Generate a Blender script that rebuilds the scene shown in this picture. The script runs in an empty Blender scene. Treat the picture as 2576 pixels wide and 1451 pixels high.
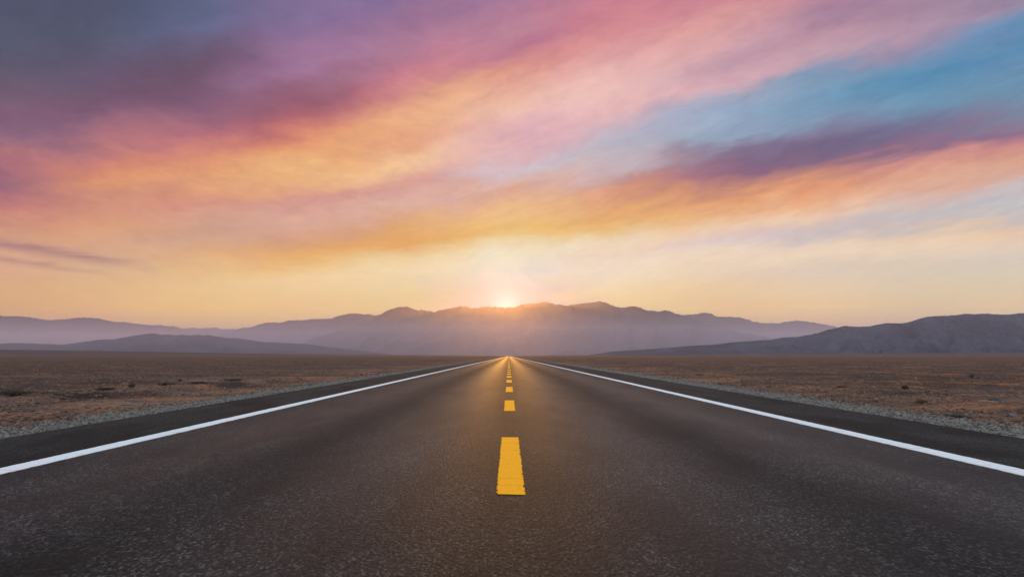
import bpy, math, random
import numpy as np

random.seed(7)
RNG = np.random.default_rng(11)
sc = bpy.context.scene
COL = sc.collection

# ----------------------------------------------------------------------------
# survey frame: the photograph measured on a 2576-wide print, horizon line at 895,
# road running to +Y, lens of 1717 print pixels.  (u, v) = directions from the viewpoint.
F, VX, HY, EYE = 1717.0, 1280.0, 895.0, 0.85


def U(px):
    return (px - VX) / F


def V(py):
    return (HY - py) / F


def on_ground(px, py, z=0.0):
    """the point of the plane at height z seen at px, py"""
    y = (EYE - z) * F / (py - HY)
    return U(px) * y, y


# ----------------------------------------------------------------------------
# helpers
def tag(o, label=None, cat=None, group=None, kind=None):
    if label:
        o["label"] = label
    if cat:
        o["category"] = cat
    if group:
        o["group"] = group
    if kind:
        o["kind"] = kind
    return o


def mesh_obj(name, verts, faces, mat, parent=None, smooth=False):
    """verts (n,3); faces: (m,k) int array or list of tuples"""
    me = bpy.data.meshes.new(name)
    verts = np.asarray(verts, dtype=np.float32)
    if isinstance(faces, np.ndarray):
        m, k = faces.shape
        me.vertices.add(len(verts))
        me.vertices.foreach_set("co", verts.ravel())
        me.loops.add(m * k)
        me.loops.foreach_set("vertex_index", faces.astype(np.int32).ravel())
        me.polygons.add(m)
        me.polygons.foreach_set("loop_start", np.arange(0, m * k, k, dtype=np.int32))
        me.polygons.foreach_set("loop_total", np.full(m, k, dtype=np.int32))
        me.update(calc_edges=True)
    else:
        me.from_pydata([tuple(map(float, v)) for v in verts], [], faces)
        me.update()
    me.validate()
    if smooth:
        me.polygons.foreach_set("use_smooth", np.ones(len(me.polygons), dtype=bool))
    me.materials.append(mat)
    o = bpy.data.objects.new(name, me)
    COL.objects.link(o)
    if parent:
        o.parent = parent
    return o


def grid_faces(nr, nc):
    i = np.arange(nr * nc).reshape(nr, nc)
    return np.stack([i[:-1, :-1], i[:-1, 1:], i[1:, 1:], i[1:, :-1]], -1).reshape(-1, 4)


_PERM = np.random.default_rng(3).permutation(4096)
_ANG = np.random.default_rng(5).uniform(0, 2 * np.pi, 4096)
_GX, _GY = np.cos(_ANG), np.sin(_ANG)


def perlin(x, y):
    x, y = np.broadcast_arrays(np.asarray(x, float), np.asarray(y, float))
    xi, yi = np.floor(x).astype(int), np.floor(y).astype(int)
    xf, yf = x - xi, y - yi
    u, v = xf * xf * xf * (xf * (xf * 6 - 15) + 10), yf * yf * yf * (yf * (yf * 6 - 15) + 10)

    def g(ix, iy, fx, fy):
        h = _PERM[(_PERM[ix & 4095] + iy) & 4095]
        return _GX[h] * fx + _GY[h] * fy

    a, b = g(xi, yi, xf, yf), g(xi + 1, yi, xf - 1, yf)
    c, d = g(xi, yi + 1, xf, yf - 1), g(xi + 1, yi + 1, xf - 1, yf - 1)
    return ((a + u * (b - a)) + v * ((c + u * (d - c)) - (a + u * (b - a)))) * 1.5


def fbm(x, y, octaves=4, gain=0.5):
    s, a, f = 0.0, 1.0, 1.0
    for k in range(octaves):
        s = s + a * perlin(x * f + 17.3 * k, y * f - 9.1 * k)
        a *= gain
        f *= 2.03
    return s


def ridged(x, y, octaves=4):
    s, a, f, t = 0.0, 1.0, 1.0, 0.0
    for k in range(octaves):
        s = s + a * (1 - np.abs(perlin(x * f + 31.7 * k, y * f + 4.4 * k)) * 1.6)
        t += a
        a *= 0.5
        f *= 2.1
    return s / t


def sstep(x, a, b):
    t = np.clip((x - a) / (b - a), 0, 1)
    return t * t * (3 - 2 * t)


# ----------------------------------------------------------------------------
# node helpers
class NT:
    def __init__(self, tree):
        self.t = tree
        self.n = tree.nodes
        self.n.clear()

    def new(self, kind, **kw):
        nd = self.n.new(kind)
        for k, v in kw.items():
            setattr(nd, k, v)
        return nd

    def link(self, a, b):
        self.t.links.new(a, b)

    def put(self, sock, v):
        if isinstance(v, bpy.types.NodeSocket):
            self.link(v, sock)
        elif v is not None:
            sock.default_value = v

    def math(self, op, a, b=None, c=None, clamp=False):
        nd = self.new("ShaderNodeMath", operation=op, use_clamp=clamp)
        self.put(nd.inputs[0], a)
        self.put(nd.inputs[1], b)
        self.put(nd.inputs[2], c)
        return nd.outputs[0]

    def vmath(self, op, a, b=None):
        nd = self.new("ShaderNodeVectorMath", operation=op)
        self.put(nd.inputs[0], a)
        self.put(nd.inputs[1], b)
        return nd.outputs[0]

    def rng(self, v, a, b, c=0.0, d=1.0, smooth=False):
        nd = self.new("ShaderNodeMapRange", interpolation_type="SMOOTHSTEP" if smooth else "LINEAR", clamp=True)
        self.put(nd.inputs[0], v)
        for k, q in enumerate((a, b, c, d)):
            self.put(nd.inputs[k + 1], q)
        return nd.outputs[0]

    def mix(self, f, a, b, mode="MIX"):
        nd = self.new("ShaderNodeMix", data_type="RGBA", blend_type=mode, clamp_factor=True)
        self.put(nd.inputs[0], f)
        self.put(nd.inputs[6], (*a, 1) if isinstance(a, tuple) and len(a) == 3 else a)
        self.put(nd.inputs[7], (*b, 1) if isinstance(b, tuple) and len(b) == 3 else b)
        return nd.outputs[2]

    def xyz(self, x, y, z):
        nd = self.new("ShaderNodeCombineXYZ")
        for k, q in enumerate((x, y, z)):
            self.put(nd.inputs[k], q)
        return nd.outputs[0]

    def sep(self, v):
        nd = self.new("ShaderNodeSeparateXYZ")
        self.link(v, nd.inputs[0])
        return nd.outputs

    def noise(self, vec, scale, detail=4, rough=0.5, dist=0.0, dim="3D"):
        nd = self.new("ShaderNodeTexNoise", noise_dimensions=dim)
        self.link(vec, nd.inputs["Vector"])
        nd.inputs["Scale"].default_value = scale
        nd.inputs["Detail"].default_value = detail
        nd.inputs["Roughness"].default_value = rough
        nd.inputs["Distortion"].default_value = dist
        return nd

    def voronoi(self, vec, scale, feature="F1", rand=1.0):
        nd = self.new("ShaderNodeTexVoronoi", feature=feature)
        self.link(vec, nd.inputs["Vector"])
        nd.inputs["Scale"].default_value = scale
        nd.inputs["Randomness"].default_value = rand
        return nd

    def ramp(self, f, stops, interp="LINEAR"):
        nd = self.new("ShaderNodeValToRGB")
        cr = nd.color_ramp
        cr.interpolation = interp
        while len(cr.elements) < len(stops):
            cr.elements.new(0.5)
        for e, (p, c) in zip(cr.elements, stops):
            e.position = p
        for e, (p, c) in zip(cr.elements, stops):
            e.color = (*c, 1)
        self.put(nd.inputs[0], f)
        return nd.outputs[0]


def srgb_lin(c):
    c = np.asarray(c, float) / 255.0
    return np.where(c <= 0.04045, c / 12.92, ((c + 0.055) / 1.055) ** 2.4)


def material(name):
    m = bpy.data.materials.new(name)
    m.use_nodes = True
    nt = NT(m.node_tree)
    out = nt.new("ShaderNodeOutputMaterial")
    b = nt.new("ShaderNodeBsdfPrincipled")
    nt.link(b.outputs[0], out.inputs["Surface"])
    return m, nt, b


def obj_coords(nt):
    g = nt.new("ShaderNodeNewGeometry")
    return g.outputs["Position"]


# ----------------------------------------------------------------------------
# SKY: clear air, cloud streets that fan out of a vanishing point low on the left, sun glow
SUN_EL, SUN_AZ = math.radians(5.0), U(1273)

SKY = {   # column on the print: rows of (height on the print, red, green, blue)
    0: [(0, 75, 81, 105), (60, 79, 84, 106), (130, 81, 86, 109), (200, 93, 86, 106), (250, 109, 90, 111), (300, 127, 92, 115), (350, 131, 99, 127), (385, 174, 115, 120), (430, 173, 106, 121), (465, 144, 98, 124), (500, 171, 105, 121), (540, 204, 132, 121), (580, 214, 159, 127), (610, 217, 164, 134), (660, 229, 177, 144), (720, 236, 185, 133), (760, 239, 187, 131), (800, 242, 190, 136)],
    256: [(0, 73, 80, 105), (100, 79, 86, 107), (200, 99, 84, 111), (260, 112, 82, 106), (300, 130, 92, 119), (340, 160, 107, 124), (385, 195, 123, 121), (422, 213, 135, 110), (465, 224, 153, 110), (498, 207, 140, 118), (539, 218, 153, 123), (575, 224, 164, 125), (605, 221, 168, 134), (638, 225, 178, 142), (671, 227, 187, 146), (721, 239, 195, 141), (771, 248, 198, 140), (800, 249, 197, 140)],
    512: [(0, 90, 97, 130), (35, 96, 105, 137), (67, 97, 103, 138), (134, 99, 81, 105), (187, 110, 82, 107), (234, 114, 84, 110), (284, 139, 93, 120), (321, 159, 103, 122), (351, 189, 113, 121), (377, 211, 134, 116), (418, 225, 154, 114), (422, 228, 158, 115), (465, 229, 164, 119), (506, 214, 144, 128), (532, 222, 163, 140), (575, 206, 159, 135), (606, 214, 168, 143), (639, 226, 174, 129), (673, 238, 194, 138), (723, 246, 209, 150), (773, 255, 211, 141), (806, 254, 209, 139)],
    768: [(0, 125, 106, 145), (33, 128, 110, 151), (84, 134, 108, 147), (134, 158, 116, 153), (177, 160, 117, 152), (207, 151, 101, 123), (240, 141, 88, 111), (284, 163, 92, 107), (317, 204, 118, 111), (351, 225, 145, 108), (384, 233, 163, 112), (434, 239, 189, 129), (465, 237, 177, 125), (506, 208, 146, 142), (532, 223, 173, 156), (575, 219, 166, 143), (606, 217, 161, 122), (632, 233, 171, 102), (663, 243, 194, 119), (699, 252, 218, 166), (739, 251, 215, 159), (789, 251, 210, 149)],
    1024: [(0, 130, 104, 147), (20, 133, 100, 139), (50, 156, 117, 150), (90, 164, 117, 147), (134, 180, 125, 148), (174, 193, 121, 139), (200, 193, 111, 136), (234, 220, 151, 132), (284, 237, 177, 131), (317, 237, 180, 134), (351, 227, 151, 119), (401, 242, 196, 152), (434, 242, 195, 157), (459, 219, 161, 147), (482, 213, 158, 150), (522, 220, 178, 165), (556, 220, 167, 126), (589, 227, 168, 100), (609, 228, 168, 95), (642, 240, 211, 156), (672, 245, 225, 183), (706, 244, 223, 178), (739, 242, 218, 164), (763, 240, 214, 158)],
    1280: [(0, 158, 114, 148), (33, 177, 122, 147), (84, 188, 131, 151), (134, 183, 115, 140), (150, 199, 122, 129), (184, 222, 151, 134), (234, 237, 185, 161), (267, 240, 193, 170), (300, 235, 186, 180), (334, 225, 176, 182), (354, 214, 169, 182), (384, 231, 182, 180), (407, 220, 185, 190), (420, 205, 190, 202), (434, 217, 197, 202), (456, 217, 177, 161), (482, 218, 162, 141), (516, 234, 190, 137), (546, 233, 194, 132), (576, 231, 187, 108), (603, 230, 198, 131), (629, 228, 225, 193), (656, 221, 226, 208), (689, 210, 217, 213), (723, 212, 205, 199), (756, 217, 196, 198), (770, 220, 201, 200)],
    1536: [(0, 192, 121, 140), (20, 201, 124, 139), (67, 212, 137, 143), (117, 217, 148, 149), (167, 226, 170, 170), (217, 240, 195, 187), (260, 234, 188, 181), (294, 227, 181, 186), (312, 208, 178, 189), (326, 227, 186, 188), (341, 194, 183, 199), (367, 183, 182, 196), (401, 191, 181, 190), (428, 205, 184, 190), (456, 205, 163, 154), (482, 220, 155, 127), (513, 222, 159, 116), (539, 231, 171, 104), (570, 236, 188, 115), (589, 240, 206, 149), (616, 242, 221, 189), (643, 242, 219, 196), (672, 246, 232, 209), (706, 250, 230, 193), (739, 251, 226, 176), (756, 251, 223, 169)],
    1792: [(0, 194, 126, 142), (33, 212, 141, 143), (84, 228, 169, 162), (134, 209, 163, 173), (160, 195, 157, 172), (187, 223, 174, 181), (227, 219, 176, 184), (247, 172, 168, 187), (267, 153, 172, 196), (301, 153, 170, 198), (334, 151, 172, 195), (361, 147, 166, 187), (380, 127, 115, 143), (401, 129, 104, 130), (438, 152, 104, 128), (466, 179, 117, 115), (486, 215, 150, 109), (516, 234, 166, 110), (543, 238, 185, 133), (563, 241, 205, 167), (589, 238, 207, 184), (610, 224, 204, 204), (630, 242, 219, 198), (656, 246, 223, 195), (680, 239, 216, 190), (723, 246, 214, 167), (773, 246, 209, 155)],
    2048: [(0, 190, 135, 149), (20, 164, 126, 152), (57, 168, 129, 154), (93, 190, 149, 164), (127, 205, 160, 166), (157, 190, 158, 175), (177, 137, 152, 179), (200, 113, 154, 183), (240, 117, 156, 185), (274, 117, 154, 183), (300, 126, 153, 179), (327, 133, 137, 169), (347, 115, 102, 133), (384, 108, 91, 123), (417, 133, 99, 123), (452, 209, 140, 113), (476, 232, 158, 112), (502, 240, 179, 133), (522, 242, 205, 173), (549, 235, 203, 183), (576, 204, 192, 194), (603, 205, 193, 194), (616, 238, 214, 193), (650, 247, 223, 194), (670, 229, 210, 190), (706, 237, 214, 186), (756, 249, 216, 163), (806, 248, 209, 159)],
    2304: [(0, 165, 133, 155), (33, 163, 133, 155), (67, 179, 142, 160), (100, 171, 145, 169), (127, 134, 144, 176), (150, 90, 144, 179), (184, 74, 140, 177), (234, 103, 149, 182), (267, 105, 149, 175), (290, 107, 135, 165), (317, 109, 109, 142), (351, 117, 99, 130), (367, 147, 105, 132), (394, 205, 136, 131), (438, 223, 161, 134), (472, 228, 170, 139), (499, 219, 190, 180), (529, 199, 193, 194), (563, 200, 193, 195), (579, 228, 199, 171), (603, 241, 214, 181), (629, 241, 218, 190), (653, 227, 210, 188), (689, 227, 211, 186), (739, 235, 212, 170), (789, 237, 206, 163)],
    2576: [(0, 157, 135, 159), (27, 151, 139, 164), (50, 116, 145, 179), (73, 95, 143, 183), (117, 81, 137, 175), (167, 98, 144, 179), (234, 102, 146, 173), (267, 105, 146, 169), (284, 129, 124, 151), (317, 136, 104, 135), (341, 177, 121, 131), (367, 211, 140, 133), (401, 221, 163, 136), (428, 223, 167, 137), (455, 218, 176, 162), (475, 208, 190, 189), (505, 194, 194, 199), (549, 205, 195, 190), (562, 232, 199, 171), (582, 244, 206, 168), (606, 240, 212, 186), (636, 224, 211, 194), (672, 224, 213, 191), (723, 234, 213, 178), (773, 245, 214, 169)],
}
AY = 840.0        # height of the vanishing point of the cloud streets
ROWS = [0, .012, .025, .038, .05, .06, .07, .08, .09, .1, .11, .12, .132, .145, .158, .17, .182, .195, .208, .22, .235, .25,
        .27, .29, .31, .33, .355, .38, .405, .43, .46, .49, .52, .56, .60, .65, .72]


def street_reach(x):
    """how far along its street a column lies: the streets rise steadily on the right and lie flatter on the left"""
    xa = min(max(x, 0.0), 1200.0)
    return 1195 + 0.2 * xa + xa * xa / 3000 + max(x - 1200.0, 0.0) + 0.2 * min(x, 0.0)


def sky_grid():
    xs = sorted(SKY)
    cols = {}
    for x in xs:
        tab = np.array(SKY[x], float)
        ys = tab[:, 0]
        cs = srgb_lin(tab[:, 1:])
        cols[x] = (ys, cs)
    grid = np.zeros((len(ROWS), len(xs), 3))
    for r, s in enumerate(ROWS):
        for k, x in enumerate(xs):
            y = AY - s * street_reach(x)
            ys, cs = cols[x]
            for c in range(3):
                grid[r, k, c] = np.interp(y, ys, cs[:, c])
    # finer columns (Catmull-Rom between the surveyed ones)
    tt = np.linspace(0, len(xs) - 1, 31)
    px = np.interp(tt, range(len(xs)), xs)
    out = np.zeros((len(ROWS), 31, 3))
    for j, t in enumerate(tt):
        i = min(int(t), len(xs) - 2)
        f = t - i
        p = [grid[:, min(max(i + d, 0), len(xs) - 1)] for d in (-1, 0, 1, 2)]
        q = 0.5 * (2 * p[1] + (p[2] - p[0]) * f + (2 * p[0] - 5 * p[1] + 4 * p[2] - p[3]) * f * f + (3 * p[1] - p[0] - 3 * p[2] + p[3]) * f ** 3)
        lo, hi = np.minimum(p[1], p[2]), np.maximum(p[1], p[2])
        out[:, j] = np.clip(q, lo * 0.94, hi * 1.04)
    return px / 2576.0, out


ZENITH_GAIN = 1.3


def build_world():
    w = bpy.data.worlds.new("World")
    sc.world = w
    w.use_nodes = True
    nt = NT(w.node_tree)
    out = nt.new("ShaderNodeOutputWorld")
    bg = nt.new("ShaderNodeBackground")
    nt.link(bg.outputs[0], out.inputs[0])
    d = nt.new("ShaderNodeTexCoord").outputs["Generated"]
    x, y, z = nt.sep(d)[:3]
    hl = nt.math("SQRT", nt.math("ADD", nt.math("MULTIPLY", x, x), nt.math("MULTIPLY", y, y)))
    yc = nt.math("MAXIMUM", nt.math("MAXIMUM", y, nt.math("MULTIPLY", hl, 0.68)), 0.02)
    u, v = nt.math("DIVIDE", x, yc), nt.math("DIVIDE", z, yc)
    X0 = nt.math("MULTIPLY_ADD", u, F, VX)
    X0 = nt.math("MINIMUM", nt.math("MAXIMUM", X0, -560.0), 3300.0)
    Y0 = nt.math("MULTIPLY_ADD", v, -F, HY)
    xa = nt.math("MINIMUM", nt.math("MAXIMUM", X0, 0.0), 1200.0)
    dist = nt.math("ADD", nt.math("MULTIPLY_ADD", xa, 0.2, 1195.0), nt.math("MULTIPLY", nt.math("MULTIPLY", xa, xa), 1 / 3000))
    dist = nt.math("ADD", dist, nt.math("MAXIMUM", nt.math("SUBTRACT", X0, 1200.0), 0.0))
    dist = nt.math("ADD", dist, nt.math("MULTIPLY", nt.math("MINIMUM", X0, 0.0), 0.2))
    s0 = nt.math("DIVIDE", nt.math("SUBTRACT", AY, Y0), dist)
    # torn cloud edges: noise a little longer than high, finer towards the horizon, tilted like the streets
    lv = nt.math("LOGARITHM", nt.math("MULTIPLY_ADD", nt.math("MAXIMUM", nt.math("SUBTRACT", HY, Y0), 0.0), 1 / 260.0, 1.0), math.e)
    hx = nt.math("DIVIDE", nt.math("SUBTRACT", X0, VX), nt.math("MULTIPLY_ADD", nt.math("SUBTRACT", HY, Y0), 0.55, 420.0))
    vy = nt.math("MULTIPLY_ADD", nt.math("MAXIMUM", hx, -0.2), -0.24, lv)
    pw = nt.xyz(nt.math("MULTIPLY", hx, 2.8), nt.math("MULTIPLY", vy, 7.5), 0.0)
    n1 = nt.noise(pw, 1.0, 8, 0.58, 0.35)
    n2 = nt.noise(nt.vmath("ADD", pw, (7.3, 3.1, 1.7)), 1.3, 7, 0.56, 0.3)
    a1 = nt.math("SUBTRACT", n1.outputs[0], 0.5)
    a2 = nt.math("SUBTRACT", n2.outputs[0], 0.5)
    fade = nt.rng(Y0, 800, 480, 0.14, 1.0)
    dY = nt.math("MULTIPLY", nt.math("MULTIPLY", a1, fade), 140.0)
    s = nt.math("ADD", s0, nt.math("DIVIDE", dY, dist))
    X = nt.math("MULTIPLY_ADD", a2, 210.0, X0)
    t = nt.math("DIVIDE", X, 2576.0)
    pos, grid = sky_grid()
    c = None
    for r, sv in enumerate(ROWS):
        rc = nt.ramp(t, [(float(p), tuple(float(q) for q in col)) for p, col in zip(pos, grid[r])])
        c = rc if c is None else nt.mix(nt.rng(s, ROWS[r - 1], sv), c, rc)
    # thin wisps inside the clouds
    pf = nt.xyz(nt.math("MULTIPLY", hx, 6.5), nt.math("MULTIPLY", vy, 16.0), 3.0)
    nf = nt.noise(pf, 1.0, 8, 0.62, 0.6)
    pg = nt.xyz(nt.math("MULTIPLY", hx, 15.0), nt.math("MULTIPLY", vy, 40.0), 9.0)
    ng = nt.noise(pg, 1.0, 6, 0.62, 0.8)
    amp = nt.math("ADD", nt.math("SUBTRACT", nf.outputs[0], 0.5), nt.math("MULTIPLY_ADD", ng.outputs[0], 0.75, -0.375))
    amp = nt.math("MULTIPLY", amp, nt.rng(Y0, 800, 480, 0.05, 0.40))
    c = nt.mix(1.0, c, nt.xyz(*[nt.math("MULTIPLY_ADD", amp, k, 1.0) for k in (0.85, 1.0, 0.72)]), "MULTIPLY")
    # two low dark streaks on the left that slope the other way
    for y0, sl, wd, x1, x2, k in ((613, .16, 15, 430, 210, .85), (651, .15, 8, 330, 120, .55)):
        ps = nt.xyz(nt.math("MULTIPLY", X0, 0.006), nt.math("MULTIPLY", Y0, 0.05), y0)
        ns = nt.noise(ps, 1.0, 5, 0.6, 0.3)
        e = nt.math("SUBTRACT", Y0, nt.math("MULTIPLY_ADD", X0, sl, y0))
        e = nt.math("DIVIDE", nt.math("MULTIPLY_ADD", nt.math("SUBTRACT", ns.outputs[0], 0.5), 30.0, e), wd)
        g = nt.math("EXPONENT", nt.math("MULTIPLY", nt.math("MULTIPLY", e, e), -1.0))
        g = nt.math("MULTIPLY", nt.math("MULTIPLY", g, nt.rng(X0, x1, x2)), nt.rng(ns.outputs[0], 0.3, 0.6, 0.25, k))
        c = nt.mix(g, c, tuple(float(q) for q in srgb_lin((168, 124, 128))))
    # what the lit air in front of the sky adds round the sun is left out of the sky itself
    ex, ey = nt.math("SUBTRACT", X0, 1273.0), nt.math("SUBTRACT", Y0, 745.0)
    q2 = nt.math("MULTIPLY", nt.math("ADD", nt.math("MULTIPLY", ex, ex), nt.math("MULTIPLY", ey, ey)), 1 / 215.0 ** 2)
    wq = nt.math("POWER", nt.math("ADD", q2, 1.0), -1.5)
    deep = nt.math("DIVIDE", 150.0, nt.math("MAXIMUM", nt.math("SUBTRACT", HY, Y0), 136.0))
    wq = nt.math("MULTIPLY", wq, deep)
    c = nt.vmath("MAXIMUM", nt.vmath("SUBTRACT", c, nt.xyz(*[nt.math("MULTIPLY", wq, k) for k in (0.97, 0.44, 0.10)])), (0.0, 0.0, 0.0))
    # glow round the sun
    dx, dy = nt.math("SUBTRACT", X0, 1273.0), nt.math("SUBTRACT", Y0, 772.0)
    r2 = nt.math("SQRT", nt.math("ADD", nt.math("MULTIPLY", dx, dx), nt.math("MULTIPLY", dy, dy)))
    g = nt.math("MULTIPLY", nt.math("EXPONENT", nt.math("MULTIPLY", r2, -1 / 36.0)), 0.55)
    wide = nt.math("DIVIDE", r2, 100.0)
    wide = nt.math("EXPONENT", nt.math("MULTIPLY", nt.math("MULTIPLY", wide, wide), -1.0))
    gg = nt.math("MULTIPLY_ADD", wide, 0.07, nt.math("MULTIPLY", g, 0.9))
    gb = nt.math("MULTIPLY_ADD", wide, 0.01, g)
    c = nt.mix(1.0, c, nt.xyz(nt.math("MULTIPLY", g, 0.9), gg, gb), "ADD")
    # overhead and behind: physical sky
    nis = nt.new("ShaderNodeTexSky", sky_type="NISHITA")
    nis.sun_disc = False
    nis.sun_elevation = SUN_EL
    nis.sun_rotation = SUN_AZ
    nis.air_density, nis.dust_density, nis.ozone_density = 1.0, 2.0, 1.0
    zen = nt.mix(1.0, nis.outputs[0], (ZENITH_GAIN * 1.36, ZENITH_GAIN * 1.13, ZENITH_GAIN * 1.02), "MULTIPLY")
    dim = nt.rng(z, 0.0, 0.55, 0.22, 1.0, smooth=True)
    zen = nt.vmath("MINIMUM", nt.vmath("MULTIPLY", zen, nt.xyz(dim, dim, dim)), (2.4, 2.2, 2.2))
    front = nt.math("MULTIPLY", nt.rng(y, -0.35, 0.25, smooth=True), nt.rng(z, 0.78, 0.49, smooth=True))
    c = nt.mix(front, zen, c)
    nt.link(c, bg.inputs[0])
    bg.inputs[1].default_value = 1.0


# ----------------------------------------------------------------------------
# MATERIALS
def mat_asphalt(name, shoulder=False):
    m, nt, b = material(name)
    p = obj_coords(nt)
    x, y, z = nt.sep(p)[:3]
    ax = nt.math("ABSOLUTE", x)
    # aggregate
    vo = nt.voronoi(nt.vmath("MULTIPLY", p, (1.0, 0.6, 1.0)), 52 if not shoulder else 90)
    stone = nt.sep(vo.outputs["Color"])[0]
    vb = nt.voronoi(nt.vmath("MULTIPLY", p, (1.0, 0.6, 1.0)), 104)
    stone2 = nt.sep(vb.outputs["Color"])[1]
    big = nt.noise(nt.vmath("MULTIPLY", p, (1.0, 0.35, 1.0)), 1.3, 5, 0.6, 0.4)
    mid = nt.noise(p, 6.0, 4, 0.6)
    fine = nt.noise(p, 220.0, 3, 0.6)
    base = nt.mix(nt.rng(stone, 0.25, 1.0), (0.0028, 0.0028, 0.0029), (0.018, 0.0178, 0.0182)) if not shoulder else \
        nt.mix(nt.rng(stone, 0.2, 1.0), (0.008, 0.0082, 0.0083), (0.020, 0.0203, 0.0206))
    base = nt.mix(nt.rng(stone2, 0.80, 0.95), base, (0.068, 0.062, 0.057) if not shoulder else (0.05, 0.048, 0.046))
    base = nt.mix(nt.rng(stone2, 0.35, 0.15), base, (0.0025, 0.0025, 0.0027))
    dark = nt.rng(big.outputs[0], 0.38, 0.56, 0.40, 1.2)
    dark = nt.math("MULTIPLY", dark, nt.rng(mid.outputs[0], 0.3, 0.7, 0.8, 1.15))
    lng = nt.noise(nt.vmath("MULTIPLY", p, (2.6, 0.07, 1.0)), 1.0, 5, 0.65)
    dark = nt.math("MULTIPLY", dark, nt.rng(lng.outputs[0], 0.32, 0.68, 0.72, 1.25))
    rough = 0.78
    if not shoulder:
        # polished wheel paths at about 0.9 and 2.85 m, oily lane centre and centre line between them
        wob = nt.math("MULTIPLY", nt.math("SUBTRACT", nt.noise(nt.vmath("MULTIPLY", p, (0.0, 0.12, 0.0)), 1.0, 3).outputs[0], 0.5), 0.5)
        axw = nt.math("ADD", ax, wob)

        def lane(c, w):
            e = nt.math("DIVIDE", nt.math("SUBTRACT", axw, c), w)
            return nt.math("EXPONENT", nt.math("MULTIPLY", nt.math("MULTIPLY", e, e), -1.0))

        track = nt.math("ADD", lane(0.95, 0.42), lane(2.75, 0.45), clamp=True)
        oil = nt.math("ADD", lane(1.85, 0.34), nt.math("MULTIPLY", lane(0.0, 0.33), 0.9), clamp=True)
        dark = nt.math("MULTIPLY", dark, nt.math("MULTIPLY_ADD", oil, -0.34, 1.0))
        dark = nt.math("MULTIPLY", dark, nt.math("MULTIPLY_ADD", track, 0.22, 0.95))
        rough = nt.math("MULTIPLY_ADD", track, -0.07, nt.math("MULTIPLY_ADD", oil, 0.08, 0.59))
    dv = nt.xyz(dark, dark, dark)
    nt.link(nt.mix(1.0, base, dv, "MULTIPLY"), b.inputs["Base Color"])
    nt.put(b.inputs["Roughness"], rough)
    h = nt.math("ADD", nt.math("MULTIPLY", vo.outputs["Distance"], -0.8), nt.math("MULTIPLY", stone, 0.55))
    h = nt.math("ADD", h, nt.math("MULTIPLY", fine.outputs[0], 0.35))
    h = nt.math("ADD", h, nt.math("MULTIPLY", stone2, 0.25))
    bp = nt.new("ShaderNodeBump")
    bp.inputs["Strength"].default_value = 0.72 if not shoulder else 0.4
    bp.inputs["Distance"].default_value = 0.006
    nt.link(h, bp.inputs["Height"])
    nt.link(bp.outputs[0], b.inputs["Normal"])
    b.inputs["Specular IOR Level"].default_value = 0.11 if not shoulder else 0.08
    return m


def mat_paint(name, col, wear):
    m, nt, b = material(name)
    p = obj_coords(nt)
    n = nt.noise(p, 55.0, 4, 0.6)
    n2 = nt.noise(nt.vmath("MULTIPLY", p, (0.35, 3.2, 1.0)), 5.0, 4, 0.65, 0.5)
    c = nt.mix(nt.rng(n.outputs[0], 0.3, 0.7), tuple(q * 0.80 for q in col), col)
    c = nt.mix(nt.rng(n2.outputs[0], 0.58, 0.68, 0.0, wear), c, tuple(q * 0.45 for q in col))
    vo = nt.voronoi(p, 90)
    c = nt.mix(nt.rng(nt.sep(vo.outputs["Color"])[0], 0.90, 0.98, 0.0, 0.5), c, tuple(q * 0.55 for q in col))
    nt.link(c, b.inputs["Base Color"])
    b.inputs["Roughness"].default_value = 0.75
    b.inputs["Specular IOR Level"].default_value = 0.08
    bp = nt.new("ShaderNodeBump")
    bp.inputs["Strength"].default_value = 0.4
    bp.inputs["Distance"].default_value = 0.003
    nt.link(nt.math("ADD", n.outputs[0], vo.outputs["Distance"]), bp.inputs["Height"])
    nt.link(bp.outputs[0], b.inputs["Normal"])
    return m


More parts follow.
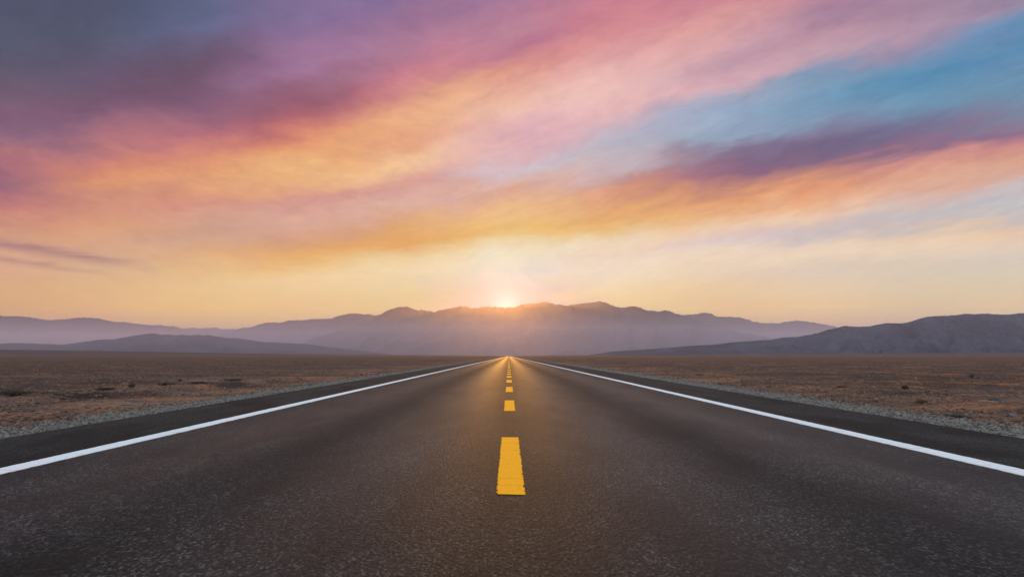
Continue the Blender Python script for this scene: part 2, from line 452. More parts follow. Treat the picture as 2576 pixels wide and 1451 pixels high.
def mat_ground():
    m, nt, b = material("desert_soil")
    p = obj_coords(nt)
    x, y, z = nt.sep(p)[:3]
    ax = nt.math("ABSOLUTE", x)
    # bands drawn out along the plain, seen edge-on
    pb = nt.vmath("MULTIPLY", p, (0.035, 0.16, 0.0))
    nb = nt.noise(pb, 1.0, 6, 0.6, 0.5)
    np_ = nt.noise(nt.vmath("MULTIPLY", p, (0.35, 0.6, 0.0)), 1.0, 6, 0.62, 0.6)
    nf = nt.noise(p, 9.0, 5, 0.65)
    nl = nt.noise(nt.vmath("MULTIPLY", p, (0.0012, 0.006, 0.0)), 1.0, 6, 0.6, 0.3)
    grey, brown, ochre, umber = (0.100, 0.066, 0.054), (0.092, 0.041, 0.026), (0.29, 0.102, 0.034), (0.028, 0.016, 0.013)
    c = nt.mix(nt.rng(nb.outputs[0], 0.46, 0.55), brown, grey)
    c = nt.mix(nt.rng(nt.math('ADD', np_.outputs[0], nt.rng(x, -12.0, 12.0, -0.03, 0.035)), 0.53, 0.62, 0.0, 0.75), c, ochre)
    c = nt.mix(nt.math('MULTIPLY', nt.rng(ax, 13.0, 7.0), 0.7), c, (0.245, 0.125, 0.082))
    near = nt.math("MULTIPLY", nt.rng(ax, 10.0, 6.4), nt.rng(nf.outputs[0], 0.3, 0.6, 0.2, 0.8))
    c = nt.mix(nt.math("MULTIPLY", near, nt.rng(np_.outputs[0], 0.40, 0.58)), c, ochre)
    c = nt.mix(nt.rng(np_.outputs[0], 0.46, 0.36, 0.0, 0.8), c, umber)
    yb = nt.math('MULTIPLY_ADD', nt.math('SUBTRACT', np_.outputs[0], 0.5), 3.0, nt.math('MULTIPLY_ADD', y, 0.12, -10.7))
    eb = nt.math('DIVIDE', nt.math('SUBTRACT', x, yb), 0.42)
    gb = nt.math('EXPONENT', nt.math('MULTIPLY', nt.math('MULTIPLY', eb, eb), -1.0))
    gb = nt.math('MULTIPLY', gb, nt.math('MULTIPLY', nt.rng(y, 11.5, 13.5), nt.rng(y, 32.0, 22.0)))
    c = nt.mix(nt.math('MULTIPLY', gb, nt.rng(nf.outputs[0], 0.35, 0.55, 0.3, 0.95)), c, (0.026, 0.017, 0.014))
    nm = nt.noise(nt.vmath('MULTIPLY', p, (0.10, 0.22, 0.0)), 1.0, 7, 0.68, 0.8)
    c = nt.mix(nt.rng(nm.outputs[0], 0.53, 0.42, 0.0, 0.85), c, (0.042, 0.026, 0.021))
    c = nt.mix(nt.rng(nm.outputs[0], 0.55, 0.66, 0.0, 0.6), c, (0.19, 0.115, 0.085))
    c = nt.mix(nt.rng(nl.outputs[0], 0.44, 0.56, 0.0, 0.6), c, (0.085, 0.038, 0.030))
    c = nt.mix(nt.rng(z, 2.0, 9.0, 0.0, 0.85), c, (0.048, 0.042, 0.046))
    sp = nt.rng(nf.outputs[0], 0.28, 0.72, 0.40, 1.55)
    vo = nt.voronoi(p, 34)
    sp = nt.math("MULTIPLY", sp, nt.rng(nt.sep(vo.outputs["Color"])[0], 0.0, 1.0, 0.62, 1.38))
    c = nt.mix(1.0, c, nt.xyz(sp, sp, sp), "MULTIPLY")
    # crushed stone bed along the road
    bed = nt.rng(nt.math("ADD", ax, nt.math("MULTIPLY", nt.math("SUBTRACT", nf.outputs[0], 0.5), 1.6)), 6.45, 5.9)
    c = nt.mix(bed, c, nt.mix(nt.rng(nt.sep(vo.outputs["Color"])[1], 0.1, 0.9), (0.022, 0.021, 0.020), (0.105, 0.100, 0.096)))
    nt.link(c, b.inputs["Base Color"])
    b.inputs["Roughness"].default_value = 0.95
    b.inputs["Specular IOR Level"].default_value = 0.15
    bp = nt.new("ShaderNodeBump")
    bp.inputs["Strength"].default_value = 0.9
    bp.inputs["Distance"].default_value = 0.09
    nt.link(nt.math("ADD", nf.outputs[0], nt.math("MULTIPLY", vo.outputs["Distance"], -0.4)), bp.inputs["Height"])
    nt.link(bp.outputs[0], b.inputs["Normal"])
    return m


def mat_rock(name, a, bcol, scale=14.0):
    m, nt, b = material(name)
    p = obj_coords(nt)
    g = nt.new("ShaderNodeNewGeometry")
    n = nt.noise(p, scale, 4, 0.6)
    r = g.outputs["Random Per Island"]
    c = nt.mix(nt.math("MULTIPLY_ADD", n.outputs[0], 0.5, nt.math("MULTIPLY", r, 0.55)), a, bcol)
    nt.link(c, b.inputs["Base Color"])
    b.inputs["Roughness"].default_value = 0.85
    b.inputs["Specular IOR Level"].default_value = 0.3
    return m


def mat_mountain(name, tint):
    m, nt, b = material(name)
    p = obj_coords(nt)
    n = nt.noise(nt.vmath("MULTIPLY", p, (1.0, 1.0, 0.5)), 0.006, 7, 0.65, 0.3)
    n2 = nt.noise(p, 0.03, 4, 0.6)
    f = nt.math("MULTIPLY_ADD", n2.outputs[0], 0.5, nt.math("MULTIPLY", n.outputs[0], 0.6))
    c = nt.mix(nt.rng(f, 0.38, 0.70), tuple(q * 0.66 for q in tint), tuple(q * 1.4 for q in tint))
    nt.link(c, b.inputs["Base Color"])
    b.inputs["Roughness"].default_value = 1.0
    b.inputs["Specular IOR Level"].default_value = 0.0
    bp = nt.new("ShaderNodeBump")
    bp.inputs["Strength"].default_value = 0.8
    bp.inputs["Distance"].default_value = 12.0
    nt.link(n2.outputs[0], bp.inputs["Height"])
    nt.link(bp.outputs[0], b.inputs["Normal"])
    return m


# ----------------------------------------------------------------------------
# GROUND: one polar sheet from under the camera to beyond the mountains
EDGE_L, EDGE_R = -5.23, 5.30          # asphalt edges
GRAV_L, GRAV_R = -6.04, 6.37          # outer edges of the gravel verge


def ground_z(x, y):
    x, y = np.asarray(x, float), np.asarray(y, float)
    r = np.hypot(x, y)
    ax = np.abs(x)
    off = sstep(ax, 6.2, 8.5)
    z = -0.035 - 0.05 * sstep(ax, 5.6, 7.0)
    near = 1 - sstep(r, 60, 400)
    z = z + off * near * (0.045 * fbm(x * 0.45, y * 0.45, 4, 0.55) + 0.018 * fbm(x * 3.1, y * 3.1, 3, 0.6))
    # low eroded bank that runs beside the road on the left
    bx = -9.2 + 0.12 * (y - 14) + 0.35 * perlin(y * 0.35, 4.2)
    z = z + 0.10 * sstep(bx - x, -0.05, 0.30) * (x < -6.8) * (1 - sstep(y, 24, 34)) * sstep(y, 9, 13)
    # wash mounds on the right
    z = z + 0.06 * np.exp(-((x - 8.9) / 0.8) ** 2 - ((y - 12.7) / 0.4) ** 2)
    # the plain climbs a little before the foot of the hills
    uu = x / np.maximum(y, 1.0)
    far = sstep(y, 700, 3000)
    climb = 4.0 + 22.0 * sstep(-uu, 0.12, 0.85) + 10.5 * sstep(uu, 0.22, 0.80)
    road = 1 - np.exp(-(np.maximum(ax - 40, 0) / 200) ** 2)
    z = z + far * (y > 0) * climb * road * (y / 2600.0).clip(0.3, 1.15)
    return np.where(ax < 5.32, np.minimum(z, -0.16), z)


def build_ground(mat):
    fine = np.radians(np.linspace(-47, 47, 620))
    rest = np.radians(np.linspace(47, 313, 90))[1:-1]
    th = np.concatenate([fine, rest, [fine[0] + 2 * np.pi]])
    rr = np.concatenate([[0.4, 1.0, 2.0, 3.2, 4.5], np.geomspace(5.5, 100, 330), np.geomspace(103, 30000, 120)])
    R_, T = np.meshgrid(rr, th, indexing="ij")
    x, y = R_ * np.sin(T), R_ * np.cos(T)
    z = ground_z(x, y)
    nr, nc = x.shape
    verts = np.stack([x, y, z], -1)[:, :-1].reshape(-1, 3)
    i = np.arange(nr * (nc - 1)).reshape(nr, nc - 1)
    j = np.roll(i, -1, axis=1)
    f = np.stack([i[:-1], i[1:], j[1:], j[:-1]], -1).reshape(-1, 4)
    o = mesh_obj("ground", verts, f, mat, smooth=True)
    # close the middle
    import bmesh
    bm = bmesh.new()
    bm.from_mesh(o.data)
    bm.verts.ensure_lookup_table()
    ring = [bm.verts[int(k)] for k in i[0]]
    fc = bm.faces.new(ring)
    bmesh.ops.triangulate(bm, faces=[fc])
    bmesh.ops.recalc_face_normals(bm, faces=bm.faces)
    bm.to_mesh(o.data)
    bm.free()
    if o.data.polygons[1000].normal.z < 0:
        o.data.flip_normals()
    return tag(o, "brown and ochre desert plain on both sides of the road", "desert", kind="structure")


# ----------------------------------------------------------------------------
# ROAD
def strip(name, x0, x1, ys, zt, zb, mat, parent=None, jag0=0.0, jag1=0.0, seed=0.0):
    ys = np.asarray(ys, float)
    near = np.clip(12 / np.maximum(np.abs(ys), 1), 0, 1)

    def edge(x, j, k):
        return x + j * near ** 0.0 * (0.7 * fbm(ys * 6.0 + k, ys * 0 + k, 3, 0.7) + 0.5 * perlin(ys * 40.0, ys * 0 + k * 3.1))

    a, b = edge(np.full_like(ys, x0), jag0, seed + 1.3), edge(np.full_like(ys, x1), jag1, seed + 7.7)
    o_ = np.ones_like(ys)
    rows = np.stack([np.stack([a, ys, zb * o_], -1), np.stack([a, ys, zt * o_], -1), np.stack([b, ys, zt * o_], -1), np.stack([b, ys, zb * o_], -1)], 1)
    n = len(ys)
    f = grid_faces(n, 4)[:, ::-1]
    verts = rows.reshape(-1, 3)
    faces = [tuple(int(q) for q in r) for r in f]
    faces.append((0, 1, 2, 3))
    e = (n - 1) * 4
    faces.append((e + 3, e + 2, e + 1, e))
    return mesh_obj(name, verts, faces, mat, parent)


def build_road():
    lane_m, sh_m = mat_asphalt("lane_asphalt"), mat_asphalt("shoulder_asphalt", True)
    white = mat_paint("white_road_paint", (0.70, 0.69, 0.685), 0.5)
    yellow = mat_paint("yellow_road_paint", (0.95, 0.385, 0.005), 0.35)
    ys = np.concatenate([[-40, -10, 0], np.linspace(1, 20, 400), np.geomspace(20.05, 120, 500), np.geomspace(122, 5200, 120)])
    road = strip("road", -3.74, 3.74, ys, 0.0, -0.14, lane_m)
    tag(road, "straight two-lane asphalt road running to the mountains, yellow dashes and white edge lines", "road", kind="structure")
    for a, b, ja, jb in ((EDGE_L, -3.74, 0.02, 0.0), (3.74, EDGE_R, 0.0, 0.02)):
        s = strip("shoulder", a, b, ys, 0.0, -0.14, sh_m, road, ja, jb, a)
        s["label"] = "smooth dark asphalt shoulder outside the white line"
    for sg in (-1, 1):
        strip("edge_line", sg * 3.745 - 0.098, sg * 3.745 + 0.098, ys, 0.0045, 0.0, white, road, 0.009, 0.009, sg * 5.0)
    spans = [(4.20, 7.12), (10.57, 13.03), (16.1, 18.7), (21.8, 24.3), (26.6, 28.95), (31.0, 32.8), (35.0, 37.2), (40.2, 42.8)]
    y = 47.0
    while y < 330:
        spans.append((y, y + 3.2))
        y += 6.4
    for k, (a, b) in enumerate(spans):
        n = int(max(6, (b - a) / (0.011 if a < 20 else 0.08)))
        yy = np.linspace(a, b, n)
        d = strip("centre_dash", 0.012 - 0.0895, 0.012 + 0.0895, yy, 0.0045, 0.0, yellow, road, 0.002, 0.002, 3.1 * k)
        if a < 20:
            # paint broken away between the stones along both sides
            q = np.zeros((len(d.data.vertices), 3), dtype=np.float32)
            d.data.vertices.foreach_get("co", q.ravel())
            for col, sgn in (((0, 1), 1), ((2, 3), -1)):
                bite = RNG.random(n)
                blk = (np.arange(n) * (b - a) / n / 0.034).astype(int)
                big = RNG.uniform(0.004, 0.013, blk.max() + 1) * (RNG.random(blk.max() + 1) > 0.5)
                bite = big[blk] * RNG.uniform(0.6, 1.1, n) + np.where(bite > 0.7, RNG.uniform(0, 0.006, n), 0)
                for cc in col:
                    q[cc::4, 0] += sgn * bite
            d.data.vertices.foreach_set("co", q.ravel())
        if k == 0:
            # ragged ends
            co = d.data
            for v in co.vertices:
                if v.co.y < a + 0.001 or v.co.y > b - 0.001:
                    v.co.y += random.uniform(-0.012, 0.012)
    return road


# ----------------------------------------------------------------------------
# STONES
def icosphere(sub):
    t = (1 + 5 ** 0.5) / 2
    v = np.array([(-1, t, 0), (1, t, 0), (-1, -t, 0), (1, -t, 0), (0, -1, t), (0, 1, t), (0, -1, -t), (0, 1, -t), (t, 0, -1), (t, 0, 1), (-t, 0, -1), (-t, 0, 1)], float)
    f = [(0, 11, 5), (0, 5, 1), (0, 1, 7), (0, 7, 10), (0, 10, 11), (1, 5, 9), (5, 11, 4), (11, 10, 2), (10, 7, 6), (7, 1, 8),
         (3, 9, 4), (3, 4, 2), (3, 2, 6), (3, 6, 8), (3, 8, 9), (4, 9, 5), (2, 4, 11), (6, 2, 10), (8, 6, 7), (9, 8, 1)]
    v = list(v / np.linalg.norm(v[0]))
    for _ in range(sub):
        cache, nf = {}, []

        def midp(a, b):
            k = (min(a, b), max(a, b))
            if k not in cache:
                q = v[a] + v[b]
                v.append(q / np.linalg.norm(q))
                cache[k] = len(v) - 1
            return cache[k]

        for a, b, c in f:
            ab, bc, ca = midp(a, b), midp(b, c), midp(c, a)
            nf += [(a, ab, ca), (b, bc, ab), (c, ca, bc), (ab, bc, ca)]
        f = nf
    return np.array(v), np.array(f)


ICO1 = icosphere(0)


def stone_field(name, x, y, size, flat, mat, lift=0.25):
    """many small angular stones lying on the ground, one mesh"""
    v0, f0 = ICO1
    n = len(x)
    nv = len(v0)
    shape = v0[None] * (1 + 0.28 * RNG.standard_normal((n, nv, 1)).clip(-1.6, 1.6))
    sc3 = np.stack([RNG.uniform(0.75, 1.3, n), RNG.uniform(0.7, 1.15, n), flat * RNG.uniform(0.7, 1.25, n)], -1) * (size * 0.5)[:, None]
    shape = shape * sc3[:, None, :]
    tilt = RNG.normal(0, 0.35, n)
    c, s = np.cos(tilt)[:, None], np.sin(tilt)[:, None]
    yy, zz = shape[..., 1] * c - shape[..., 2] * s, shape[..., 1] * s + shape[..., 2] * c
    a = RNG.uniform(0, 2 * np.pi, n)
    c, s = np.cos(a)[:, None], np.sin(a)[:, None]
    xx, yy = shape[..., 0] * c - yy * s, shape[..., 0] * s + yy * c
    z = ground_z(x, y) + size * flat * lift
    verts = np.stack([xx + x[:, None], yy + y[:, None], zz + z[:, None]], -1).reshape(-1, 3)
    faces = (f0[None] + (np.arange(n) * nv)[:, None, None]).reshape(-1, 3)
    return mesh_obj(name, verts, faces, mat)


def build_gravel():
    m = mat_rock("crushed_stone", (0.010, 0.009, 0.0085), (0.215, 0.182, 0.160), 30)
    for sg, a, b, lab in ((-1, -EDGE_L + 0.01, -GRAV_L, "band of loose grey gravel along the left shoulder"), (1, EDGE_R + 0.01, GRAV_R, "band of loose grey gravel along the right shoulder")):
        xs, ys, ss = [], [], []
        for y0, y1, dens, lo, hi in ((5.5, 14, 760, .015, .048), (14, 26, 560, .018, .052), (26, 50, 260, .025, .062), (50, 110, 110, .035, .075)):
            n = int((b - a + 0.25) * (y1 - y0) * dens)
            t = RNG.uniform(0, 1, n)
            xx = a + (b - a + 0.10 + 0.55 * np.abs(RNG.standard_normal(n)) * (t > 0.72)) * t
            yy = RNG.uniform(y0, y1, n)
            edge = b + 0.30 * fbm(yy * 0.6, yy * 0 + sg * 3.0, 3)
            k = (xx < edge + np.abs(0.22 * RNG.standard_normal(n)) * RNG.choice([0.2, 1.0, 2.5], n)) & (xx > a)
            xs.append(xx[k])
            ys.append(yy[k])
            ss.append(RNG.uniform(lo, hi, n)[k] * RNG.choice([0.7, 1.0, 1.25], n)[k])
        x, y, s = map(np.concatenate, (xs, ys, ss))
        o = stone_field("gravel", sg * x, y, s, 0.7, m, 0.3)
        tag(o, lab, "gravel", kind="stuff")


def build_pebbles():
    m = mat_rock("desert_stone", (0.025, 0.017, 0.014), (0.19, 0.105, 0.070), 20)
    n = 130000
    r = np.exp(RNG.uniform(math.log(7.5), math.log(140), n))
    th = np.radians(RNG.uniform(-46, 46, n))
    x, y = r * np.sin(th), r * np.cos(th)
    cl = fbm(x * 0.35, y * 0.35, 3)
    k = ((x < GRAV_L - 0.05) | (x > GRAV_R + 0.05)) & (cl + RNG.normal(0, 0.35, n) > -0.05)
    x, y, r = x[k], y[k], r[k]
    s = RNG.gamma(2.0, 0.011, len(x)) + 0.010
    s = s * (1 + r / 60)
    o = stone_field("pebbles", x, y, s.clip(0.01, 0.16), 0.6, m, 0.2)
    tag(o, "scattered small brown stones and clods over the desert floor", "pebbles", kind="stuff")


def build_rock(name, px, py, width, height, mat, label, seed):
    x, y = on_ground(px, py, -0.07)
    v, f = icosphere(3)
    rg = np.random.default_rng(seed)
    off = rg.uniform(0, 50, 2)
    n = fbm(v[:, 0] * 1.6 + off[0] + v[:, 2], v[:, 1] * 1.6 + off[1] - v[:, 2], 4, 0.55)
    r = 1 + 0.35 * n
    # a few broken faces
    for _ in range(6):
        d = rg.standard_normal(3)
        d /= np.linalg.norm(d)
        k = v @ d
        r = np.where(k * r > 0.72, 0.72 / np.maximum(k, 1e-3), r)
    q = v * r[:, None] * np.array([width / 2, width / 2.6, height * 0.75])
    o = mesh_obj(name, q, f, mat)
    o.location = (x, y, float(ground_z(x, y)) + height * 0.22)
    o.rotation_euler = (0, 0, rg.uniform(-0.4, 0.4))
    return tag(o, label, "rock", "rocks lying on the desert floor")


def build_shrub(px, py, width, height, mats, label, seed, dens=1.0):
    """low dry desert bush: woody stems and a ragged cushion of small leaves"""
    x, y = on_ground(px, py, -0.07)
    z = float(ground_z(x, y))
    rg = np.random.default_rng(seed)
    root = bpy.data.objects.new("dry_shrub", None)
    COL.objects.link(root)
    root.location = (x, y, z)
    tag(root, label, "shrub", "dry shrubs on the desert floor")
    # stems
    V_, F_ = [], []
    tips = []
    for k in range(int(16 + 10 * dens)):
        a = rg.uniform(0, 2 * math.pi)
        rad = rg.uniform(0.25, 1.0)
        tip = np.array([math.cos(a) * width / 2 * rad, math.sin(a) * width / 2.4 * rad, height * (1.05 - 0.6 * rad ** 2) * rg.uniform(0.7, 1.1)])
        base = np.array([tip[0] * 0.15, tip[1] * 0.15, -0.01])
        midp = (base + tip) / 2 + rg.normal(0, 0.08, 3) * height + np.array([0, 0, 0.12 * height])
        tips.append(tip)
        pts = [base, midp, tip]
        rads = [0.006, 0.004, 0.0015]
        b0 = len(V_)
        for p, rr in zip(pts, rads):
            for j in range(4):
                V_.append(p + rr * np.array([math.cos(j * math.pi / 2), math.sin(j * math.pi / 2), 0]))
        for lv in range(2):
            for j in range(4):
                F_.append((b0 + lv * 4 + j, b0 + lv * 4 + (j + 1) % 4, b0 + lv * 4 + 4 + (j + 1) % 4, b0 + lv * 4 + 4 + j))
    mesh_obj("stems", V_, F_, mats[0], root)
    # leaf sprays
    n = int(900 * dens)
    tp = np.array(tips)
    c = tp[rg.integers(0, len(tp), n)] * rg.uniform(0.55, 1.05, (n, 1)) + rg.normal(0, 1, (n, 3)) * np.array([width * 0.06, width * 0.06, height * 0.10])
    c[:, 2] = np.maximum(c[:, 2], 0.004)
    L = rg.uniform(0.010, 0.024, n) * (0.6 + width)
    d = rg.standard_normal((n, 3))
    d[:, 2] = np.abs(d[:, 2]) * 0.9
    d /= np.linalg.norm(d, axis=1)[:, None]
    sd = np.cross(d, rg.standard_normal((n, 3)))
    sd /= np.linalg.norm(sd, axis=1)[:, None]
    q = np.stack([c, c + d * L[:, None] * 0.5 + sd * L[:, None] * 0.3, c + d * L[:, None], c + d * L[:, None] * 0.5 - sd * L[:, None] * 0.3], 1).reshape(-1, 3)
    f = np.arange(4 * n).reshape(n, 4)
    mesh_obj("foliage", q, f, mats[1], root)
    return root


def build_desert_things():
    dark = mat_rock("dark_rock", (0.022, 0.019, 0.019), (0.07, 0.058, 0.054), 18)
    grey = mat_rock("grey_rock", (0.05, 0.045, 0.044), (0.15, 0.13, 0.125), 18)
    red = mat_rock("red_rock", (0.10, 0.05, 0.032), (0.22, 0.11, 0.065), 18)
    wood = mat_rock("shrub_wood", (0.05, 0.034, 0.026), (0.10, 0.072, 0.055), 30)
    lf_dark = mat_rock("shrub_leaf_dark", (0.020, 0.015, 0.012), (0.060, 0.044, 0.034), 30)
    lf_grey = mat_rock("shrub_leaf_grey", (0.045, 0.042, 0.036), (0.10, 0.088, 0.072), 30)
    lf_rust = mat_rock("shrub_leaf_rust", (0.07, 0.036, 0.020), (0.16, 0.085, 0.045), 30)
    # left of the road
    build_shrub(36, 1007, 0.86, 0.085, (wood, lf_dark), "wide flat black-brown shrub patch at the far left edge of the picture", 1, 2.6)
    build_shrub(334, 986, 0.21, 0.11, (wood, lf_dark), "small round dark shrub on the low bank left of the road", 2)
    build_shrub(270, 989, 0.55, 0.05, (wood, lf_dark), "long low dark shrub mat just left of the small round shrub", 3, 1.6)
    build_shrub(420, 979, 0.50, 0.06, (wood, lf_dark), "low dark shrub mat just right of the small round shrub", 4, 1.4)
    build_shrub(505, 972, 0.60, 0.075, (wood, lf_dark), "dark flat shrub farther up the left bank, second from its end", 5, 1.5)
    build_shrub(583, 966, 0.72, 0.09, (wood, lf_dark), "dark spreading shrub at the far end of the left bank", 6, 1.6)
    build_shrub(150, 1003, 0.22, 0.05, (wood, lf_grey), "little grey-brown shrub beside the wide flat black patch", 7)
    build_shrub(455, 966, 0.20, 0.07, (wood, lf_grey), "tiny grey shrub behind the left bank, standing alone", 8)
    build_rock("rock", 327, 1016, 0.17, 0.06, grey, "flat grey rock on bare soil below the small round shrub, left side", 21)
    build_rock("rock", 95, 1013, 0.13, 0.05, dark, "small dark rock just below the wide flat black shrub patch", 22)
    build_rock("rock", 210, 1047, 0.10, 0.05, grey, "small grey rock close above the left gravel verge", 23)
    build_rock("rock", 400, 1028, 0.09, 0.04, red, "small reddish rock beside the left gravel verge", 24)
    # right of the road
    build_shrub(2280, 978, 0.22, 0.10, (wood, lf_dark), "dark bushy shrub out on the right plain, the tallest there", 9, 1.4)
    build_shrub(2449, 949, 0.42, 0.15, (wood, lf_grey), "distant grey shrub far out on the right plain", 10, 1.2)
    build_shrub(2405, 1049, 0.36, 0.05, (wood, lf_grey), "flat grey shrub hugging the outer edge of the right gravel verge", 11, 1.6)
    build_shrub(2322, 1015, 0.26, 0.07, (wood, lf_rust), "rust-brown shrub between the right verge and the long red mound", 12, 1.2)
    build_shrub(2120, 976, 0.40, 0.08, (wood, lf_rust), "rust-brown flat shrub well left of the dark bushy one, right plain", 13, 1.3)
    build_shrub(1760, 944, 0.60, 0.10, (wood, lf_rust), "rust-brown shrub nearest the road's right edge in the distance", 14, 1.3)
    build_rock("rock", 2507, 1004, 0.30, 0.09, dark, "broad dark rock on the right plain near the picture edge", 25)
    build_rock("rock", 2485, 1012, 0.48, 0.08, red, "low long reddish rock mound on the right plain", 26)
    build_rock("rock", 2010, 996, 0.18, 0.05, grey, "flat grey rock at the outer rim of the right verge, partway along", 27)
    build_rock("rock", 2035, 1000, 0.10, 0.045, dark, "small dark rock beside the flat grey one at the right verge", 28)
    build_rock("rock", 2390, 1000, 0.16, 0.05, red, "small reddish rock behind the rust-brown shrub, right plain", 29)
    build_rock("rock", 2552, 1044, 0.16, 0.05, grey, "grey rock in the bright ochre patch above the right verge", 30)


# ----------------------------------------------------------------------------
# MOUNTAINS: crest lines surveyed on the print, built as eroded ranges at their own distance
RANGES = {
    "far_left": (11500, 0.30, "-500 850 -300 812 -150 794 0 793 11 795.5 59 795.2 81 798.6 108 802.7 135 805.8 153 803.2 180 801.8 203 798.2 248 800.4 269 805.4 291 809.3 311 810 332 812.6 359 815.8 384 818.3 402 816.5 418 819.4 440 820.7 467 827.5 490 834 521 833 552 836 590 842 640 852 720 872 800 892"),
    "far_gap": (15000, 0.2, "380 850 430 832 467 826.6 485 823.7 511 826.2 545 823.7 555 826.6 597 827 640 830 700 842 780 860"),
    "near_left": (5900, 0.28, "-420 880 -250 866 -100 866 0 864.7 45 862 108 864.7 162 866.5 180 864.7 215 859.3 246 854.8 291 853 332 845 374 839.5 391 838.3 409 842.2 427 840.8 445 843.5 458 841 476 843.5 498 841.7 511 843.5 525 842.2 545 845.8 570 850 602 851.2 633 855.7 660 860.2 695 861 731 862.9 767 864.7 803 869 839 873.6 893 880 960 888 1000 893"),
    "mid_left": (10000, 0.3, "480 870 530 850 566 837.7 584 832.7 611 824.3 629 823.4 642 818.9 660 814.4 678 810.2 690 810.8 710 812.2 724 806.3 749 804.7 764 805.8 776 803.2 803 801.8 830 801.8 848 795.5 866 791 880 787.4 897 788.8 933 792 942 791.7 980 797 1040 806 1120 830 1200 860"),
    "centre": (8300, 0.34, "690 886 767 860 785 850.3 812 844 839 836 866 828.7 890 823 915 815.4 942 802.8 951 793 969 784.9 983 778 1001 772.7 1014 770.9 1025 772.3 1045 779 1053 780.4 1064 778.6 1075 780.4 1091 784.3 1109 779.5 1131 775.9 1147 770.9 1168 770.2 1183 773.2 1197 775 1217 769.6 1230 770.9 1251 770.9 1265 773.2 1283 774 1296 772.3 1307 767.8 1328 762.4 1347 764.2 1359 759.7 1370 758.3 1386 762.4 1399 765.5 1429 768.4 1444 766 1463 763 1485 761.5 1505 757.9 1514 758.3 1530 764.2 1548 770.5 1566 774.6 1580 771.4 1598 769.6 1613 773.7 1627 781 1638 780.4 1656 782.2 1677 779.9 1692 785.8 1706 790 1730 798 1760 808 1800 819 1850 832 1950 852 2050 868 2150 886"),
    "mid_right": (10800, 0.3, "1560 850 1620 822 1660 803 1706 793 1727 791.7 1754 790 1776 785.3 1787 787 1797 792.8 1810 795.9 1830 796.8 1859 798.2 1876 801.8 1891 806.3 1902 810.8 1920 811.3 1938 812.2 1961 811.7 1988 808 2008 805 2024 807.2 2054 811 2081 816.2 2108 821.9 2160 832 2250 852 2350 872 2450 890"),
    "near_right": (4300, 0.36, "1480 893 1540 884 1640 877.5 1700 872.5 1758 868.3 1803 866.5 1839 861 1884 858.4 1916 855.7 1938 854.8 1973 848.5 2009 846.7 2038 841.7 2063 835.9 2081 829.6 2105 825.2 2126 818.9 2153 821.6 2188 820.7 2209 815.8 2235 812 2275 813 2293 809 2316 800.9 2338 796 2365 794.3 2401 792.8 2433 788.3 2455 790 2487 788 2526 790.7 2544 791 2562 788 2576 787.4 2640 784 2750 788 2900 805 3100 840 3250 880"),
}
RANGE_LABELS = {
    "far_left": "pale hazy mountain range along the far left of the horizon",
    "far_gap": "faint lowest pinkish ridge showing in the gap between left ranges",
    "near_left": "dark low hill range standing in front of the pale left range",
    "mid_left": "hazy range behind the left flank of the big central massif",
    "centre": "broad jagged central massif the sun sets behind",
    "mid_right": "hazy range stepping down to the right of the central massif",
    "near_right": "darkest blue-grey mountain rising to the right picture edge",
}


def build_range(key, mat, seed):
    D, steep, txt = RANGES[key]
    tok = [float(t) for t in txt.split()]
    px, py = np.array(tok[0::2]), np.array(tok[1::2])
    step = 2.6
    cols = np.arange(px[0], px[-1] + step, step)
    # smooth the crest polyline a little, then add its small teeth
    crest = np.interp(cols, px, py)
    k = np.array([1, 2, 3, 2, 1]) / 9
    crest = np.convolve(np.pad(crest, 2, mode="edge"), k, mode="valid")
    crest = crest - (0.8 if key.startswith('near') else 1.7) * fbm(cols / 8.0 + seed, cols * 0 + seed * 1.7, 3, 0.6) * np.clip((HY - crest) / 40, 0, 1)
    H = np.maximum((HY - crest) / F * D, 0.0) + EYE
    x = U(cols) * D
    hmax = H.max()
    front, back = hmax / steep, hmax / 0.45
    tf = np.concatenate([np.linspace(1, 0.0, 46), ])
    tb = np.linspace(0.0, 1, 16)[1:]
    rows = []
    n_off = seed * 13.7
    for t in tf:
        yy = D - front * t
        lx = x + t * front * 0.45 * perlin(x / (hmax * 1.6) + n_off, np.full_like(x, t * 1.3))
        Hl = np.interp(lx, x, H)
        sp = ridged((x + t * front * 0.5) / (hmax * 1.15) + n_off, np.full_like(x, t * 1.2 + n_off), 3)
        reach = 0.62 + 0.6 * (sp - 0.45)
        te = np.clip(t / np.clip(reach, 0.35, 1.25), 0, 1)
        prof = (1 - te) ** 1.25 * (1 - 0.10 * np.sin(np.pi * te))
        apron = 0.10 * (1 - t) ** 2
        gully = 0.045 * (ridged(x / (hmax * 0.28) + n_off, np.full_like(x, t * 3.0), 4) - 0.5) * np.sin(np.pi * np.clip(te, 0, 1)) ** 0.8
        zz = Hl * (np.maximum(prof, apron) + gully * (t > 0))
        if t == 0:
            zz = H
        # nothing on the front may stand above the surveyed crest
        zz = np.minimum(zz, H * (yy / D) * (1 - 0.35 * t) + 0.0)
        zz = zz - 6.0 * t
        rows.append(np.stack([x, np.full_like(x, yy), zz], -1))
    for t in tb:
        yy = D + back * t
        zz = H * (1 - t) ** 1.2 * (1 + 0.12 * perlin(x / (hmax * 0.5), np.full_like(x, t * 3)) * (1 - t)) - 6 * t
        rows.append(np.stack([x, np.full_like(x, yy), np.minimum(zz, H)], -1))
    Vt = np.array(rows)
    nr, nc = Vt.shape[:2]
    o = mesh_obj("mountain_range", Vt.reshape(-1, 3), grid_faces(nr, nc), mat, smooth=True)
    return tag(o, RANGE_LABELS[key], "mountains", "mountain ranges on the horizon", "structure")


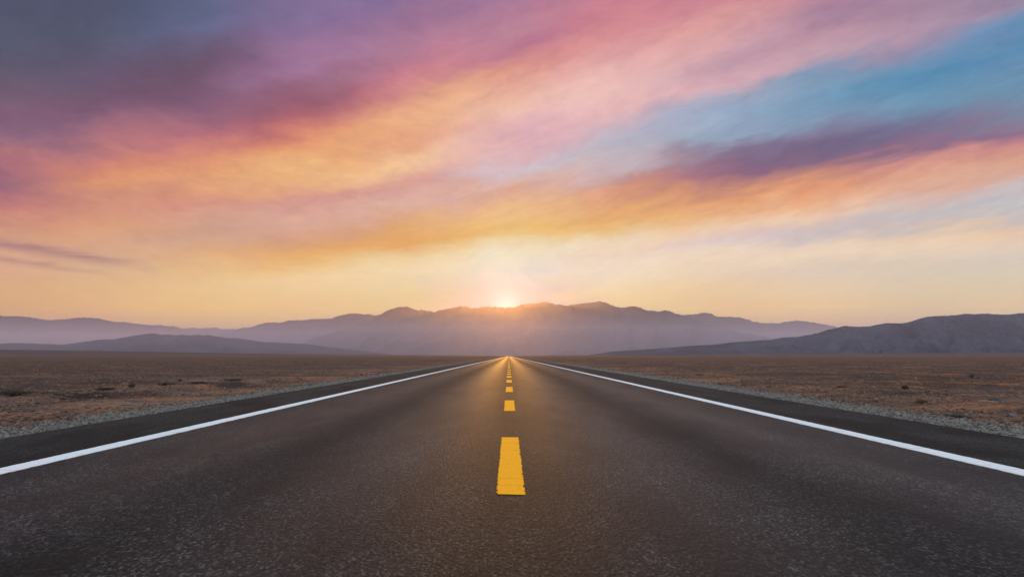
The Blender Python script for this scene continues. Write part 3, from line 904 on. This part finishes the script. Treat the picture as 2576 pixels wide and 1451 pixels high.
# ----------------------------------------------------------------------------
# AIR
HAZE, HAZE_G = 4.1e-5, 0.89
MIST = 1.6e-4


def volume_box(name, x0, x1, y0, y1, z0, z1, color, density, g):
    v = [(x, y, z) for x in (x0, x1) for y in (y0, y1) for z in (z0, z1)]
    f = [(0, 1, 3, 2), (4, 6, 7, 5), (0, 4, 5, 1), (2, 3, 7, 6), (0, 2, 6, 4), (1, 5, 7, 3)]
    m = bpy.data.materials.new(name + "_air")
    m.use_nodes = True
    nt = NT(m.node_tree)
    out = nt.new("ShaderNodeOutputMaterial")
    pv = nt.new("ShaderNodeVolumePrincipled")
    pv.inputs["Color"].default_value = (*color, 1)
    pv.inputs["Density"].default_value = density
    pv.inputs["Anisotropy"].default_value = g
    nt.link(pv.outputs[0], out.inputs["Volume"])
    return mesh_obj(name, v, f, m)


def build_air():
    o = volume_box("haze", -26000, 26000, -600, 19000, -12, 740, (0.89, 0.81, 0.95), HAZE, HAZE_G)
    tag(o, "thin evening haze filling the air over the whole plain", "haze", kind="stuff")
    if MIST > 0:
        o = volume_box("mist", -24000, 24000, 4700, 17000, -11, 330, (0.99, 0.82, 0.88), MIST, 0.35)
        tag(o, "shallow mist lying on the plain at the foot of the mountains", "mist", kind="stuff")


# ----------------------------------------------------------------------------
build_world()
build_ground(mat_ground())
build_road()
build_gravel()
build_pebbles()
build_desert_things()
mt = mat_mountain("mountain_rock", (0.062, 0.061, 0.078))
for k, key in enumerate(RANGES):
    build_range(key, mt, 1.7 + 2.3 * k)
build_air()

sun = bpy.data.lights.new("sun", "SUN")
sun.energy = 0.43
sun.angle = math.radians(0.53)
sun.color = (1.0, 0.43, 0.06)
so = bpy.data.objects.new("sun", sun)
COL.objects.link(so)
so.rotation_euler = (math.pi / 2 - SUN_EL, 0, math.pi - SUN_AZ)   # lamp shines along its -Z, towards -Y

cam = bpy.data.cameras.new("camera")
cam.sensor_width = 36.0
cam.lens = 36.0 * F / 2576.0
cam.shift_y = (HY - 725.5) / 2576.0
cam.clip_start, cam.clip_end = 0.05, 80000
co = bpy.data.objects.new("camera", cam)
COL.objects.link(co)
co.location = (0, 0, EYE)
co.rotation_euler = (math.pi / 2, 0, -(1288 - VX) / F)
sc.camera = co

sc.render.engine = "CYCLES"
sc.cycles.use_denoising = True
try:
    sc.cycles.denoiser = "OPENIMAGEDENOISE"
    sc.cycles.denoising_input_passes = "RGB_ALBEDO_NORMAL"
except Exception:
    pass
sc.cycles.max_bounces = 6
sc.cycles.volume_bounces = 2
sc.cycles.diffuse_bounces = 3
sc.cycles.glossy_bounces = 2
sc.cycles.caustics_reflective = False
sc.cycles.sample_clamp_indirect = 4.0
vs = sc.view_settings
vs.view_transform = "Standard"
vs.look = "None"
vs.exposure = 0.0
vs.gamma = 1.0
vs.use_curve_mapping = False
